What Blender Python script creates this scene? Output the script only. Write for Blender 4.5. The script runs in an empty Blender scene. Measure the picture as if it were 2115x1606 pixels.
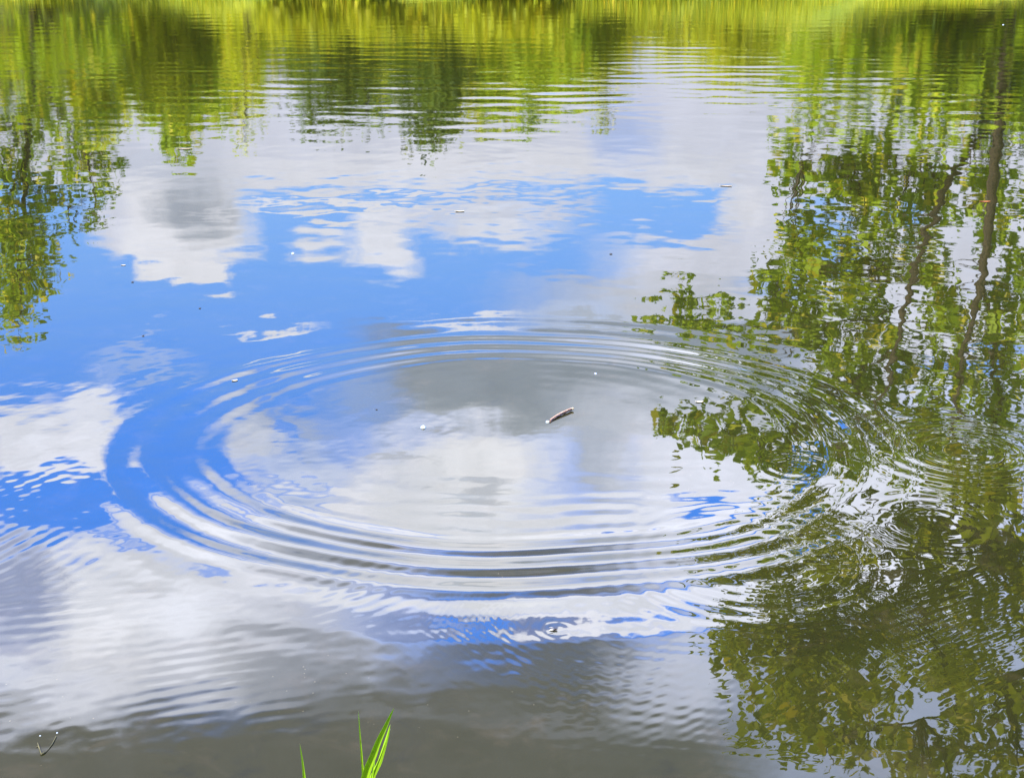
import bpy, bmesh, math, random
import numpy as np
from mathutils import Vector, Matrix

# ------------------------------------------------------------------ camera
SC = bpy.context.scene
CAM_H, FPX, PITCH = 1.75, 2850.0, math.radians(17.945)
PW, PH = 2115.0, 1606.0
cam_d = bpy.data.cameras.new("camera"); cam = bpy.data.objects.new("camera", cam_d)
SC.collection.objects.link(cam); SC.camera = cam
cam.location = (0, 0, CAM_H); cam.rotation_euler = (math.radians(90) - PITCH, 0, 0)
cam_d.sensor_width = 36; cam_d.lens = 36 * FPX / PW; cam_d.clip_end = 3000; cam_d.clip_start = .05
SC.view_settings.view_transform = 'Standard'; SC.view_settings.look = 'None'
EXPO = 1.6
SC.view_settings.exposure = EXPO; SC.view_settings.gamma = 1
SC.cycles.max_bounces = 6; SC.cycles.caustics_reflective = False; SC.cycles.caustics_refractive = False
SUN_EL, SUN_AZ = 46.0, -125.0      # azimuth clockwise from +Y (view direction): behind and to the left
CP, SP = math.cos(PITCH), math.sin(PITCH)

def ray(px, py):                       # direction a point of the calm water is looked at along
    X = (px - PW / 2) / FPX; Y = (py - PH / 2) / FPX
    return X, CP - Y * SP, -(SP + Y * CP)
def water_pt(px, py):                  # where that ray meets the water
    x, y, z = ray(px, py); t = CAM_H / -z
    return x * t, y * t
def chart(px, py):                     # mirrored direction -> (x/y, z/y) : a world-fixed chart of the sky
    x, y, z = ray(px, py)
    return x / y, -z / y
def sky_pt(px, py, Y):                 # point at depth Y whose mirror image is met along that ray
    u, v = chart(px, py)
    return Vector((u * Y, Y, v * Y - CAM_H))

# ------------------------------------------------------------------ node helper
class NT:
    def __init__(s, tree): s.t = tree; s.n = tree.nodes; s.l = tree.links
    def add(s, kind, **kw):
        n = s.n.new(kind)
        for k, v in kw.items(): setattr(n, k, v)
        return n
    def put(s, sock, v):
        if isinstance(v, bpy.types.NodeSocket): s.l.new(v, sock)
        elif v is not None: sock.default_value = v
    def math(s, op, a, b=None, c=None, clamp=False):
        n = s.add('ShaderNodeMath', operation=op, use_clamp=clamp)
        s.put(n.inputs[0], a); s.put(n.inputs[1], b); s.put(n.inputs[2], c)
        return n.outputs[0]
    def vec(s, op, a, b=None, c=None):
        n = s.add('ShaderNodeVectorMath', operation=op)
        s.put(n.inputs[0], a); s.put(n.inputs[1], b)
        if c is not None: s.put(n.inputs[2], c)
        return n.outputs['Value'] if op in ('LENGTH', 'DOT_PRODUCT', 'DISTANCE') else n.outputs[0]
    def noise(s, vec, scale, detail=4, rough=.5, out='Fac', **kw):
        n = s.add('ShaderNodeTexNoise'); s.put(n.inputs['Vector'], vec)
        n.inputs['Scale'].default_value = scale; n.inputs['Detail'].default_value = detail
        n.inputs['Roughness'].default_value = rough
        for k, v in kw.items(): n.inputs[k].default_value = v
        return n.outputs[out]
    def rng(s, v, a, b, c=0., d=1., smooth=True):
        n = s.add('ShaderNodeMapRange', interpolation_type='SMOOTHSTEP' if smooth else 'LINEAR')
        s.put(n.inputs[0], v)
        for i, q in enumerate((a, b, c, d)): s.put(n.inputs[i + 1], q)
        return n.outputs[0]
    def mix(s, f, a, b, mode='MIX'):
        n = s.add('ShaderNodeMix', data_type='RGBA', blend_type=mode)
        s.put(n.inputs[0], f); s.put(n.inputs[6], a); s.put(n.inputs[7], b)
        return n.outputs[2]

def lin(c):                            # display 0-255 -> linear
    o = []
    for v in c:
        v /= 255.; o.append(v / 12.92 if v < .04045 else ((v + .055) / 1.055) ** 2.4)
    return o

# ------------------------------------------------------------------ sky
F0W = 0.036
BODY = [.052, .054, .021]              # what the murky water itself adds (display-linear)
world = bpy.data.worlds.new("World"); SC.world = world; world.use_nodes = True
wt = world.node_tree; wt.nodes.clear(); W = NT(wt)
tc = W.add('ShaderNodeTexCoord'); direc = tc.outputs['Generated']
sep = W.add('ShaderNodeSeparateXYZ'); W.l.new(direc, sep.inputs[0])
dy = W.math('MAXIMUM', sep.outputs[1], .06)
uu = W.math('DIVIDE', sep.outputs[0], dy); vv = W.math('DIVIDE', sep.outputs[2], dy)
cmb = W.add('ShaderNodeCombineXYZ'); W.l.new(uu, cmb.inputs[0]); W.l.new(vv, cmb.inputs[1])
P0 = cmb.outputs[0]
w1 = W.noise(P0, 9., 7, .62, out='Color'); w2 = W.noise(P0, 42., 5, .6, out='Color')
wa = W.vec('MULTIPLY_ADD', W.vec('SUBTRACT', w1, (.5, .5, .5)), (.085, .062, 0), P0)
wb = W.vec('MULTIPLY_ADD', W.vec('SUBTRACT', w2, (.5, .5, .5)), (.030, .014, 0), wa)
skyt = W.add('ShaderNodeTexSky', sky_type='NISHITA', sun_disc=False)
skyt.sun_elevation = math.radians(SUN_EL); skyt.sun_rotation = math.radians(SUN_AZ)
skyt.air_density = 1.0; skyt.dust_density = .3; skyt.ozone_density = 2.
# cover painted from clouds: (colour, cx, cy, half x, half y, soft, shape, opacity, rotation deg)
WHITE, LILAC, GREY, SLATE, DARK = (229, 231, 239), (216, 220, 234), (172, 180, 192), (143, 152, 162), (103, 104, 100)
BLUE, DBLUE = None, None
CL = [
 (LILAC, 900, 90, 3200, 312, .10, 'b', 1),
 (WHITE, 900, 345, 560, 52, .5, 'e', .8), (WHITE, 1530, 360, 200, 60, .7, 'e', .6),
 ((172, 193, 238), 1290, 280, 75, 75, .9, 'e', .75), ((190, 198, 214), 330, 320, 160, 40, .9, 'e', .5),
 (WHITE, 375, 445, 150, 100, .30, 'b', 1), (WHITE, 375, 555, 78, 40, .25, 'b', 1), (LILAC, 250, 450, 60, 70, .6, 'e', 1),
 ((166, 174, 186), 420, 430, 85, 75, .8, 'e', .95), ((190, 197, 210), 430, 360, 90, 30, .9, 'e', .6),
 ('B', 640, 410, 130, 10, .4, 'e', 1), ('B', 1010, 412, 120, 7, .5, 'e', .9),
 (WHITE, 760, 428, 330, 15, .4, 'e', 1), (LILAC, 1050, 432, 230, 24, .6, 'e', .9), (WHITE, 1010, 472, 170, 36, .7, 'e', .9),
 (WHITE, 655, 508, 68, 42, .6, 'e', .95), (WHITE, 780, 495, 68, 70, .45, 'b', .95), (LILAC, 860, 452, 80, 24, .8, 'e', .8),
 ('B', 1360, 455, 128, 66, .30, 'b', 1), ('B', 1450, 420, 40, 34, .30, 'b', 1),
 (LILAC, 1960, 455, 490, 115, .12, 'b', 1), (WHITE, 1530, 440, 70, 60, .7, 'e', .8),
 (LILAC, 1640, 560, 420, 66, .35, 'b', 1), ((196, 200, 210), 1560, 640, 520, 70, .5, 'b', .95), (LILAC, 1960, 700, 420, 170, .5, 'b', 1),
 ((186, 200, 228), 1180, 655, 130, 34, .9, 'e', .8), (GREY, 1240, 666, 130, 9, .8, 'e', .8),
 (WHITE, 575, 684, 110, 12, .5, 'e', .95), (WHITE, 960, 655, 130, 13, .6, 'e', .9),
 (LILAC, 300, 700, 60, 7, .8, 'e', .3), ((180, 195, 225), 290, 760, 110, 22, .9, 'e', .5),
 (SLATE, 1230, 795, 470, 112, .22, 'b', 1), ((160, 175, 200), 750, 820, 90, 60, .9, 'e', .6),
 ((218, 221, 233), 95, 905, 150, 84, .35, 'b', 1), (WHITE, 190, 820, 80, 50, .5, 'e', .9), (LILAC, 130, 830, 130, 40, .8, 'e', .6),
 (GREY, 600, 900, 130, 60, .9, 'e', .7),
 ((216, 218, 223), 970, 985, 240, 105, .7, 'b', 1), ((222, 223, 228), 1000, 930, 150, 45, .9, 'e', .9), ((206, 209, 217), 800, 1030, 230, 100, .8, 'e', .9), ((200, 205, 218), 530, 935, 70, 66, .8, 'e', .85),
 ('B', 600, 905, 26, 40, .9, 'e', .8), ((186, 196, 218), 640, 985, 100, 60, .9, 'e', .8), ('B', 640, 1030, 90, 18, .8, 'e', .7), ((172, 177, 186), 1010, 1005, 44, 26, .8, 'e', .8), ((176, 181, 190), 820, 955, 90, 12, .9, 'e', .7), (GREY, 900, 1060, 120, 12, .9, 'e', .7),
 (SLATE, 1240, 920, 60, 110, .5, 'e', .9), ((200, 204, 212), 1370, 975, 110, 90, .9, 'e', .95), (GREY, 960, 1020, 60, 18, .8, 'e', .8),
 ((210, 212, 218), 960, 1145, 500, 115, .3, 'b', 1), ((195, 197, 203), 1100, 1120, 400, 70, .9, 'e', .7),
 ('B', 410, 1085, 190, 32, .6, 'e', 1), ('B', 680, 1160, 250, 22, .6, 'e', 1),
 (DARK, 900, 1750, 2600, 350, .4, 'b', 1), ((209, 212, 222), 300, 1255, 640, 200, .75, 'b', 1), ((196, 199, 208), 330, 1180, 170, 40, .9, 'e', .8), ((222, 223, 230), 230, 1330, 130, 70, .9, 'e', .7), ((186, 189, 198), 90, 1470, 260, 60, 1., 'e', .85), ((180, 184, 196), 560, 1280, 120, 60, .9, 'e', .7), ('B', 120, 1035, 190, 60, .3, 'e', 1), ('B', 250, 1110, 130, 12, .9, 'e', .6), ('B', 500, 1150, 120, 14, .9, 'e', .6),
 ((136, 146, 176), 30, 1230, 110, 120, .6, 'e', .95), ((186, 189, 198), 420, 1390, 460, 80, .9, 'e', .85), ((205, 208, 218), 150, 1400, 200, 60, .9, 'e', .9),
 (LILAC, 1700, 1080, 520, 260, .4, 'b', 1), ('B', 1640, 965, 60, 35, .3, 'e', 1), ('B', 1500, 1060, 130, 22, .5, 'e', 1),
 ((120, 132, 168), 1120, 1290, 470, 26, .6, 'b', .95), ('B', 1390, 1283, 170, 22, .5, 'e', 1), ('B', 980, 1300, 110, 14, .6, 'e', .9), ((204, 207, 217), 1190, 1245, 370, 24, .6, 'b', 1), ((214, 216, 226), 1230, 1276, 270, 15, .5, 'e', 1),
 (DARK, 1080, 1560, 560, 205, .40, 'b', 1), (DARK, 1150, 1360, 330, 50, .9, 'e', .9), (DARK, 100, 1640, 900, 130, .35, 'b', 1),
 ((140, 146, 160), 620, 1380, 150, 80, .9, 'e', .6), ((118, 121, 124), 760, 1470, 260, 30, .9, 'e', .8), ((122, 125, 130), 1180, 1500, 260, 26, .9, 'e', .8), ((90, 91, 84), 900, 1590, 260, 40, .9, 'e', .8), ((190, 196, 214), 1420, 1400, 170, 95, .8, 'e', .9),
 ((150, 160, 182), 1950, 1480, 470, 220, .3, 'b', 1), (DARK, 1050, 1640, 480, 120, .6, 'b', 1),
 ('B', 1720, 505, 80, 95, .5, 'e', .8), ('B', 1670, 520, 26, 22, .4, 'e', 1), ('B', 1990, 745, 150, 20, .5, 'e', .9),
 ('B', 1640, 600, 130, 30, .7, 'e', .5), ('B', 1850, 440, 30, 28, .5, 'e', .9),
]
bl = W.rng(vv, .06, .44)                                          # pale blue low, deeper blue higher up
blue_t = W.mix(bl, (*[a - b for a, b in zip(lin((150, 197, 255)), BODY)], 1), (*[max(a - b, 0) for a, b in zip(lin((78, 136, 230)), BODY)], 1))
# keep the Nishita sky's own gradient in the blue
nsky = W.vec('DIVIDE', skyt.outputs[0], (1.9, 3.6, 7.0))
nb = W.math('MULTIPLY_ADD', W.vec('DOT_PRODUCT', nsky, (.33, .33, .34)), .12, .9)
blue_t = W.mix(1., blue_t, nb, 'MULTIPLY')
col = blue_t
shade = W.noise(wa, 16., 6, .6); fine = W.noise(wb, 60., 4, .6)
sh = W.rng(W.math('ADD', W.math('MULTIPLY', shade, .72), W.math('MULTIPLY', fine, .28)), .30, .66, .84, 1.07, smooth=False)
for (c, cx, cy, hx, hy, soft, shp, op) in CL:
    u0, v0 = chart(cx, cy)
    du = (chart(cx + 10, cy)[0] - u0) / 10 * hx; dv = (chart(cx, cy + 10)[1] - v0) / 10 * hy
    q = W.vec('MULTIPLY_ADD', wb, (1 / du, 1 / dv, 0), (-u0 / du, -v0 / dv, 0))
    if shp == 'e': d = W.vec('LENGTH', q)
    else:
        q = W.vec('ABSOLUTE', q); sx = W.add('ShaderNodeSeparateXYZ'); W.l.new(q, sx.inputs[0])
        d = W.math('SMOOTH_MAX', sx.outputs[0], sx.outputs[1], .15)
    soft = soft if c == 'B' else min(soft * 1.5 + .04, 1.05)
    m = W.rng(d, 1 + soft * .3, 1 - soft * .7, 0., op)
    if c == 'B': cc = blue_t
    else:
        t = [max(a - b, .002) for a, b in zip(lin(c), BODY)]
        cc = W.vec('MULTIPLY', sh, tuple(t))
    col = W.mix(m, col, cc)
# reflectance of water towards this elevation: the sky brightens with height as much as it fades
om = W.math('POWER', W.math('SUBTRACT', 1., W.math('MAXIMUM', sep.outputs[2], .0)), 5.)
fr = W.math('MULTIPLY_ADD', om, 1 - F0W, F0W)
fr = W.math('MAXIMUM', fr, .085)
front = W.vec('DIVIDE', col, fr); 
# rest of the sky: broken cloud over the Nishita blue
cn = W.noise(direc, 2.2, 7, .6)
back = W.mix(W.rng(cn, .48, .62), W.vec('MULTIPLY', skyt.outputs[0], (.6, .6, .6)), (7.5, 7.6, 8.0, 1))
gain = (1 / 2 ** EXPO) / .10
front = W.vec('MULTIPLY', front, (gain, gain, gain))
infront = W.math('MULTIPLY', W.rng(sep.outputs[1], .12, .3), W.rng(sep.outputs[2], .78, .62))
wcol = W.mix(infront, back, front)
bg = W.add('ShaderNodeBackground'); W.l.new(wcol, bg.inputs[0]); bg.inputs[1].default_value = .10
out = W.add('ShaderNodeOutputWorld'); W.l.new(bg.outputs[0], out.inputs[0])
world.cycles.sampling_method = 'MANUAL'; world.cycles.sample_map_resolution = 512

# ------------------------------------------------------------------ sun
sl = bpy.data.lights.new("sun", 'SUN'); sl.energy = 5.0; sl.angle = math.radians(.53); sl.color = (1, .95, .86)
sun = bpy.data.objects.new("sun", sl); SC.collection.objects.link(sun)
az, el = math.radians(SUN_AZ), math.radians(SUN_EL)
sdir = Vector((math.sin(az) * math.cos(el), math.cos(az) * math.cos(el), math.sin(el)))
sun.rotation_euler = sdir.to_track_quat('Z', 'Y').to_euler()

# ------------------------------------------------------------------ helpers
def tag(o, label=None, cat=None, group=None, kind=None):
    for k, v in (('label', label), ('category', cat), ('group', group), ('kind', kind)):
        if v: o[k] = v
    return o
def empty(name, loc):
    o = bpy.data.objects.new(name, None); SC.collection.objects.link(o); o.location = loc
    o.empty_display_size = .2
    return o
def mesh_np(name, V, F, mat, parent=None, smooth=True, attrs=None):
    """V (n,3), F (m,k) array of equal-size faces"""
    V = np.asarray(V, np.float32); F = np.asarray(F, np.int32)
    me = bpy.data.meshes.new(name); m, k = F.shape
    me.vertices.add(len(V)); me.vertices.foreach_set('co', V.ravel())
    me.loops.add(m * k); me.loops.foreach_set('vertex_index', F.ravel())
    me.polygons.add(m); me.polygons.foreach_set('loop_start', np.arange(0, m * k, k, dtype=np.int32))
    if smooth: me.polygons.foreach_set('use_smooth', np.ones(m, bool))
    for an, dat in (attrs or {}).items():
        a = me.attributes.new(an, 'FLOAT', 'POINT'); a.data.foreach_set('value', np.asarray(dat, np.float32))
    me.update(calc_edges=True); me.materials.append(mat)
    o = bpy.data.objects.new(name, me); SC.collection.objects.link(o)
    if parent:
        o.parent = parent
        L = parent.location; co = V - np.array(L, np.float32); me.vertices.foreach_set('co', co.ravel()); me.update()
    return o
def new_mat(name):
    m = bpy.data.materials.new(name); m.use_nodes = True
    N = NT(m.node_tree); b = m.node_tree.nodes['Principled BSDF']
    return m, N, b
def tubes(paths, sides=8):
    """list of [(point, radius), ...] -> one V, F"""
    V, F, base = [], [], 0
    for path in paths:
        n = len(path)
        for i, (p, r) in enumerate(path):
            a = Vector(path[max(i - 1, 0)][0]); b = Vector(path[min(i + 1, n - 1)][0])
            d = (b - a).normalized(); s = d.cross(Vector((.13, .97, .2))).normalized(); t = d.cross(s)
            for k in range(sides):
                w = 2 * math.pi * k / sides
                V.append(tuple(Vector(p) + (s * math.cos(w) + t * math.sin(w)) * r))
        for i in range(n - 1):
            for k in range(sides):
                k2 = (k + 1) % sides
                F.append((base + i * sides + k, base + i * sides + k2, base + (i + 1) * sides + k2, base + (i + 1) * sides + k))
        base += n * sides
    return np.array(V), np.array(F)

# ------------------------------------------------------------------ materials
def foliage_mat(name, ca, cb, cc, trans=.35):
    m, N, b = new_mat(name)
    g = N.add('ShaderNodeNewGeometry'); ri = g.outputs['Random Per Island']
    at = N.add('ShaderNodeAttribute', attribute_name='clump'); cl = at.outputs['Fac']
    c = N.mix(N.math('ADD', N.math('MULTIPLY', ri, .5), N.math('MULTIPLY', cl, .5)), (*ca, 1), (*cb, 1))
    c = N.mix(N.rng(ri, .86, .93), c, (*cc, 1))
    N.l.new(c, b.inputs['Base Color']); b.inputs['Roughness'].default_value = .6
    b.inputs['Specular IOR Level'].default_value = .3
    tr = N.add('ShaderNodeBsdfTranslucent'); N.l.new(N.mix(1., c, (1.25, 1.15, .5, 1), 'MULTIPLY'), tr.inputs[0])
    mx = N.add('ShaderNodeMixShader'); mx.inputs[0].default_value = trans
    N.l.new(b.outputs[0], mx.inputs[1]); N.l.new(tr.outputs[0], mx.inputs[2])
    N.l.new(mx.outputs[0], N.n['Material Output'].inputs[0])
    return m
M_OAK = foliage_mat('leaves_mid_green', (.15, .25, .006), (.42, .53, .012), (.62, .54, .04), .45)
M_OLIVE = foliage_mat('leaves_olive', (.25, .31, .006), (.55, .60, .012), (.68, .58, .05), .5)
M_YEL = foliage_mat('leaves_yellow_green', (.24, .30, .006), (.44, .46, .008), (.50, .42, .01), .35)
M_DARK = foliage_mat('leaves_dark_green', (.055, .105, .006), (.14, .21, .008), (.24, .27, .01), .25)
M_GRASS = foliage_mat('bank_grass', (.09, .14, .006), (.36, .40, .01), (.55, .45, .02), .35)
def bark_mat(name, a, b_):
    m, N, b = new_mat(name)
    tcn = N.add('ShaderNodeTexCoord'); mp = N.add('ShaderNodeMapping'); mp.inputs['Scale'].default_value = (3, 3, .8)
    N.l.new(tcn.outputs['Object'], mp.inputs[0])
    f = N.noise(mp.outputs[0], 5., 6, .65)
    N.l.new(N.mix(N.rng(f, .35, .65), (*a, 1), (*b_, 1)), b.inputs['Base Color']); b.inputs['Roughness'].default_value = .9
    bp = N.add('ShaderNodeBump'); bp.inputs['Strength'].default_value = .6; bp.inputs['Distance'].default_value = .03
    N.l.new(f, bp.inputs['Height']); N.l.new(bp.outputs[0], b.inputs['Normal'])
    return m
M_BARK = bark_mat('bark', (.016, .012, .008), (.085, .060, .036))

# ground
M_GROUND, N, b = new_mat('ground_soil_and_turf')
tcn = N.add('ShaderNodeTexCoord'); f1 = N.noise(tcn.outputs['Object'], .35, 8, .6); f2 = N.noise(tcn.outputs['Object'], 6., 6, .6)
cgr = N.mix(N.rng(f1, .38, .62), (.13, .19, .008, 1), (.26, .29, .012, 1)); cgr = N.mix(N.rng(f2, .5, .75), cgr, (.07, .10, .015, 1))
N.l.new(cgr, b.inputs['Base Color']); b.inputs['Roughness'].default_value = .95
bp = N.add('ShaderNodeBump'); bp.inputs['Strength'].default_value = .8; bp.inputs['Distance'].default_value = .1
N.l.new(f2, bp.inputs['Height']); N.l.new(bp.outputs[0], b.inputs['Normal'])

# water: murky body, reflecting skin
M_WATER, N, b = new_mat('pond_water')
tcn = N.add('ShaderNodeTexCoord'); ob = tcn.outputs['Object']
f1 = N.noise(ob, .9, 5, .6); f3 = N.noise(ob, .25, 4, .6)
cw = N.mix(N.rng(f1, .3, .7), (.0140, .0142, .0042, 1), (.0176, .0172, .0050, 1))
cw = N.mix(N.rng(f3, .35, .65), cw, (.0136, .0152, .0047, 1))
f4 = N.noise(ob, 5.5, 8, .68, Distortion=.8); cw = N.mix(N.rng(f4, .50, .74), cw, (.0270, .0235, .0105, 1))
f5 = N.noise(ob, 2.2, 8, .7, Distortion=1.2); cw = N.mix(N.rng(f5, .54, .72), cw, (.0085, .0100, .0042, 1))
vo = N.add('ShaderNodeTexVoronoi'); N.l.new(ob, vo.inputs['Vector']); vo.inputs['Scale'].default_value = 26
spk = N.math('MULTIPLY', N.rng(vo.outputs['Distance'], .075, .03), N.rng(N.noise(ob, 1.3, 3, .5), .50, .62))
cw = N.mix(N.math('MULTIPLY', spk, .55), cw, (.16, .14, .09, 1))
N.l.new(cw, b.inputs['Base Color'])
b.inputs['Roughness'].default_value = .012
b.inputs['IOR'].default_value = 1.47
sp = N.add('ShaderNodeSeparateXYZ'); N.l.new(ob, sp.inputs[0])
far = N.rng(sp.outputs[1], 9., 26.)
mp = N.add('ShaderNodeMapping'); mp.inputs['Scale'].default_value = (1., .8, 1.); N.l.new(ob, mp.inputs[0])
nb1 = N.noise(mp.outputs[0], 7., 3, .55); nb2 = N.noise(ob, 28., 2, .5)
hh = N.math('ADD', N.math('MULTIPLY', nb1, N.math('MULTIPLY', far, .0006)), N.math('MULTIPLY', nb2, N.math('MULTIPLY_ADD', far, .0005, .00002)))
bp = N.add('ShaderNodeBump'); bp.inputs['Strength'].default_value = 1.; bp.inputs['Distance'].default_value = 1.
N.l.new(hh, bp.inputs['Height']); N.l.new(bp.outputs[0], b.inputs['Normal'])

# ------------------------------------------------------------------ water surface
rs = np.random.RandomState(7)
K0 = CAM_H * math.tan(PITCH)
invs = np.linspace(1 / (1.55 + K0), 1 / (62. + K0), 1560)
Yr = 1 / invs - K0
tc_ = np.concatenate([np.linspace(-1.6, -.44, 40)[:-1], np.linspace(-.44, .44, 900), np.linspace(.44, 1.6, 40)[1:]])
YY, TT = np.meshgrid(Yr, tc_, indexing='ij'); XX = TT * (YY + K0)

def env(px, py, sx, sy, ang=0):        # soft oval patch laid on the water, given at its place
    x0, y0 = water_pt(px, py)
    xa, ya = water_pt(px + sx, py); yb1 = water_pt(px, py - sy)[1]; yb2 = water_pt(px, py + sy)[1]
    ax = abs(xa - x0); dy_ = YY - y0
    ay = np.where(dy_ > 0, abs(yb1 - y0), abs(yb2 - y0))
    xr = (XX - x0 * (YY + K0) / (y0 + K0)) / (ax * (YY + K0) / (y0 + K0))
    return np.exp(-(xr ** 2 + (dy_ / ay) ** 2))
def kvec(px, py, lam, deg):            # wave vector from a crest spacing (px) and heading
    g = np.array([math.cos(math.radians(deg)), math.sin(math.radians(deg))]) / lam
    def pix(x, y):
        fw = y * CP + CAM_H * SP; dn = CAM_H * CP - y * SP
        return np.array([PW / 2 + FPX * x / fw, PH / 2 + FPX * dn / fw])
    x0, y0 = water_pt(px, py); e = 1e-3
    J = np.stack([(pix(x0 + e, y0) - pix(x0, y0)) / e, (pix(x0, y0 + e) - pix(x0, y0)) / e], 1)
    return 2 * math.pi * (J.T @ g)
def smooth(a, b_, x):
    t = np.clip((x - a) / (b_ - a), 0, 1); return t * t * (3 - 2 * t)
def field(n, lmin, lmax, slope, stretch=1., seed=0, angc=None, angw=None):
    """random sea: n plane waves, rms slope given"""
    r = np.random.RandomState(seed); H = np.zeros_like(XX)
    for i in range(n):
        lam = math.exp(r.uniform(math.log(lmin), math.log(lmax)))
        a = r.uniform(0, math.pi) if angc is None else math.radians(r.normal(angc, angw))
        kx, ky = math.cos(a) * 2 * math.pi / lam / stretch, math.sin(a) * 2 * math.pi / lam
        H += np.sin(XX * kx + YY * ky + r.uniform(0, 6.28)) * slope * math.sqrt(2 / n) / math.hypot(kx, ky)
    return H
H = np.zeros_like(XX)
# the big ring
RX, RY = water_pt(1062, 897)
dx, dy2 = XX - RX, YY - RY; TH = np.arctan2(dy2, dx)
R = np.hypot(np.where(dx < 0, dx / 1.10, dx / 1.09), np.where(dy2 < 0, dy2 / .975, dy2))
lob = .5 + .5 * np.sin(TH * 2 + 1.1) ; wob = .3 * field(10, .7, 2.2, .09, seed=77) + .012 * np.sin(3 * TH + .6) + .008 * np.sin(5 * TH + 2.) + .006 * np.sin(9 * TH + 1)
rr = R + wob
rg = np.linspace(0, 2.4, 2400)
lam_g = .100 + .060 * smooth(.80, 1.40, rg)
ph = np.concatenate([[0], np.cumsum(2 * math.pi / lam_g[:-1] * np.diff(rg))])
A = .042 * smooth(.86, 1.10, rg) * (1 - smooth(1.30, 1.48, rg)) + .0035 * smooth(.45, .75, rg) * (rg < 1.0) * (1 - smooth(.85, 1, rg)) + .006 * np.exp(-((rg - 1.62) / .14) ** 2)
slope_g = A * np.sin(ph + .5)
hgt = np.concatenate([[0], np.cumsum(.5 * (slope_g[1:] + slope_g[:-1]) * np.diff(rg))]); hgt -= hgt[-1]
ring = np.interp(rr, rg, hgt)
ring_amp = (.88 - .18 * np.sin(TH) + .18 * np.sin(TH * 2 - .8)) * (.74 + .46 * smooth(-1.2, 1.2, field(12, .5, 1.6, 1., seed=71) * 9)) + .15 * np.sin(TH * 5 + 2)
H += ring * ring_amp
inring = 1 - smooth(.75, 1.0, R)
# small ringlets from a disturbance at the ring's edge on the right and the left
for (px, py, r0, wdt, lam, sl_) in ((1700, 1120, .10, .09, .045, .009), (1930, 1080, .16, .14, .06, .006), (1640, 965, .10, .08, .06, .008),
                                    (1990, 930, .22, .2, .07, .012), (1150, 1298, .03, .03, .03, .004), (-60, 1120, .30, .30, .055, .004),
                                    (1560, 1150, .3, .2, .06, .010), (873, 884, .03, .03, .022, .004), (1132, 872, .04, .03, .022, .005)):
    x0, y0 = water_pt(px, py); r_ = np.hypot(XX - x0, YY - y0)
    H += sl_ * lam / 6.28 * np.sin(r_ / lam * 6.28 + 1) * np.exp(-((r_ - r0) / wdt) ** 2)
# trains of fine ripples
bend = field(8, .8, 2.0, 1., seed=5) * .35
trn = smooth(-.5, .7, field(14, .35, 1.1, 1., seed=72) * 7)
for (px, py, sx, sy, lam, deg, s) in (
    (60, 1010, 70, 40, 15, 68, .026), (60, 1130, 110, 80, 17, 62, .026), (90, 1280, 150, 90, 20, 84, .018), (330, 1120, 160, 60, 18, 75, .008),
    (470, 1270, 260, 70, 18, 84, .012), (420, 1340, 240, 60, 19, 82, .014), (700, 1200, 170, 40, 19, 66, .018),
    (640, 1240, 200, 60, 17, 72, .014), (480, 1430, 420, 70, 22, 80, .014), (120, 1480, 220, 60, 20, 78, .018),
    (980, 1275, 90, 40, 12, 32, .017), (1010, 1280, 80, 40, 12, 140, .012), (1090, 1270, 120, 30, 14, 30, .013), (940, 1350, 170, 60, 14, 125, .010),
    (1120, 1400, 220, 80, 17, 118, .012), (1330, 1440, 200, 70, 17, 72, .014), (1330, 1420, 260, 90, 21, 96, .012), (1600, 1420, 240, 110, 16, 60, .016),
    (1750, 1330, 180, 120, 15, 125, .016), (1800, 1400, 130, 70, 15, 52, .018), (1620, 1260, 120, 80, 14, 35, .012), (1980, 1300, 200, 150, 18, 70, .014),
    (1500, 1350, 120, 60, 16, 92, .012), (800, 1450, 500, 120, 26, 88, .007), (1560, 1540, 300, 60, 20, 95, .008)):
    k = kvec(px, py, lam, deg); x0, y0 = water_pt(px, py)
    H += env(px, py, sx, sy) * np.sin((XX - x0) * k[0] + (YY - y0) * k[1] + bend * 2) * s * .36 * (.4 + 1.2 * trn) / np.hypot(*k)
# general unrest
mild = .55 + .9 * smooth(-.6, .8, field(10, 2., 6., 1., seed=31) * .9)
H += field(46, .09, .30, .0022, seed=11) * mild * (1 - .15 * inring)
H += field(30, .3, .9, .0026, seed=12)
H += field(30, .035, .08, .0014, seed=17) * smooth(8, 5, YY) * mild
H += field(40, .05, .14, .0016, seed=13) * np.clip(env(1850, 1150, 420, 330) * 1.1 + .5 * env(1750, 850, 400, 120), 0, 1)
H += field(24, .08, .20, .0075, seed=23, angc=90, angw=14) * np.clip(env(980, 1030, 330, 50) * .8 + env(1300, 1010, 160, 60), 0, 1)
# breeze over the far half
wind = np.clip(env(950, 205, 420, 62) * 1.0 + env(1750, 170, 520, 70) * .9 + env(900, 110, 600, 60) * .5 + env(300, 150, 400, 90) * .35, 0, 1.1)
H += field(60, .45, 1.0, .0125, stretch=1.5, seed=14, angc=90, angw=22) * wind
H += field(50, .16, .45, .0060, seed=15, angc=90, angw=30) * smooth(9, 16, YY) * smooth(30, 16, YY) * (.35 + wind)
H += field(40, .7, 1.8, .0052, stretch=1.3, seed=16, angc=90, angw=25) * smooth(13, 30, YY)
H += field(70, .42, .95, .0065, seed=18, angc=90, angw=48) * smooth(15, 24, YY)
ny, nx = XX.shape
V = np.stack([XX, YY, H], -1).reshape(-1, 3)
I = np.arange(ny * nx).reshape(ny, nx)
F = np.stack([I[:-1, :-1], I[:-1, 1:], I[1:, 1:], I[1:, :-1]], -1).reshape(-1, 4)
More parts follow.
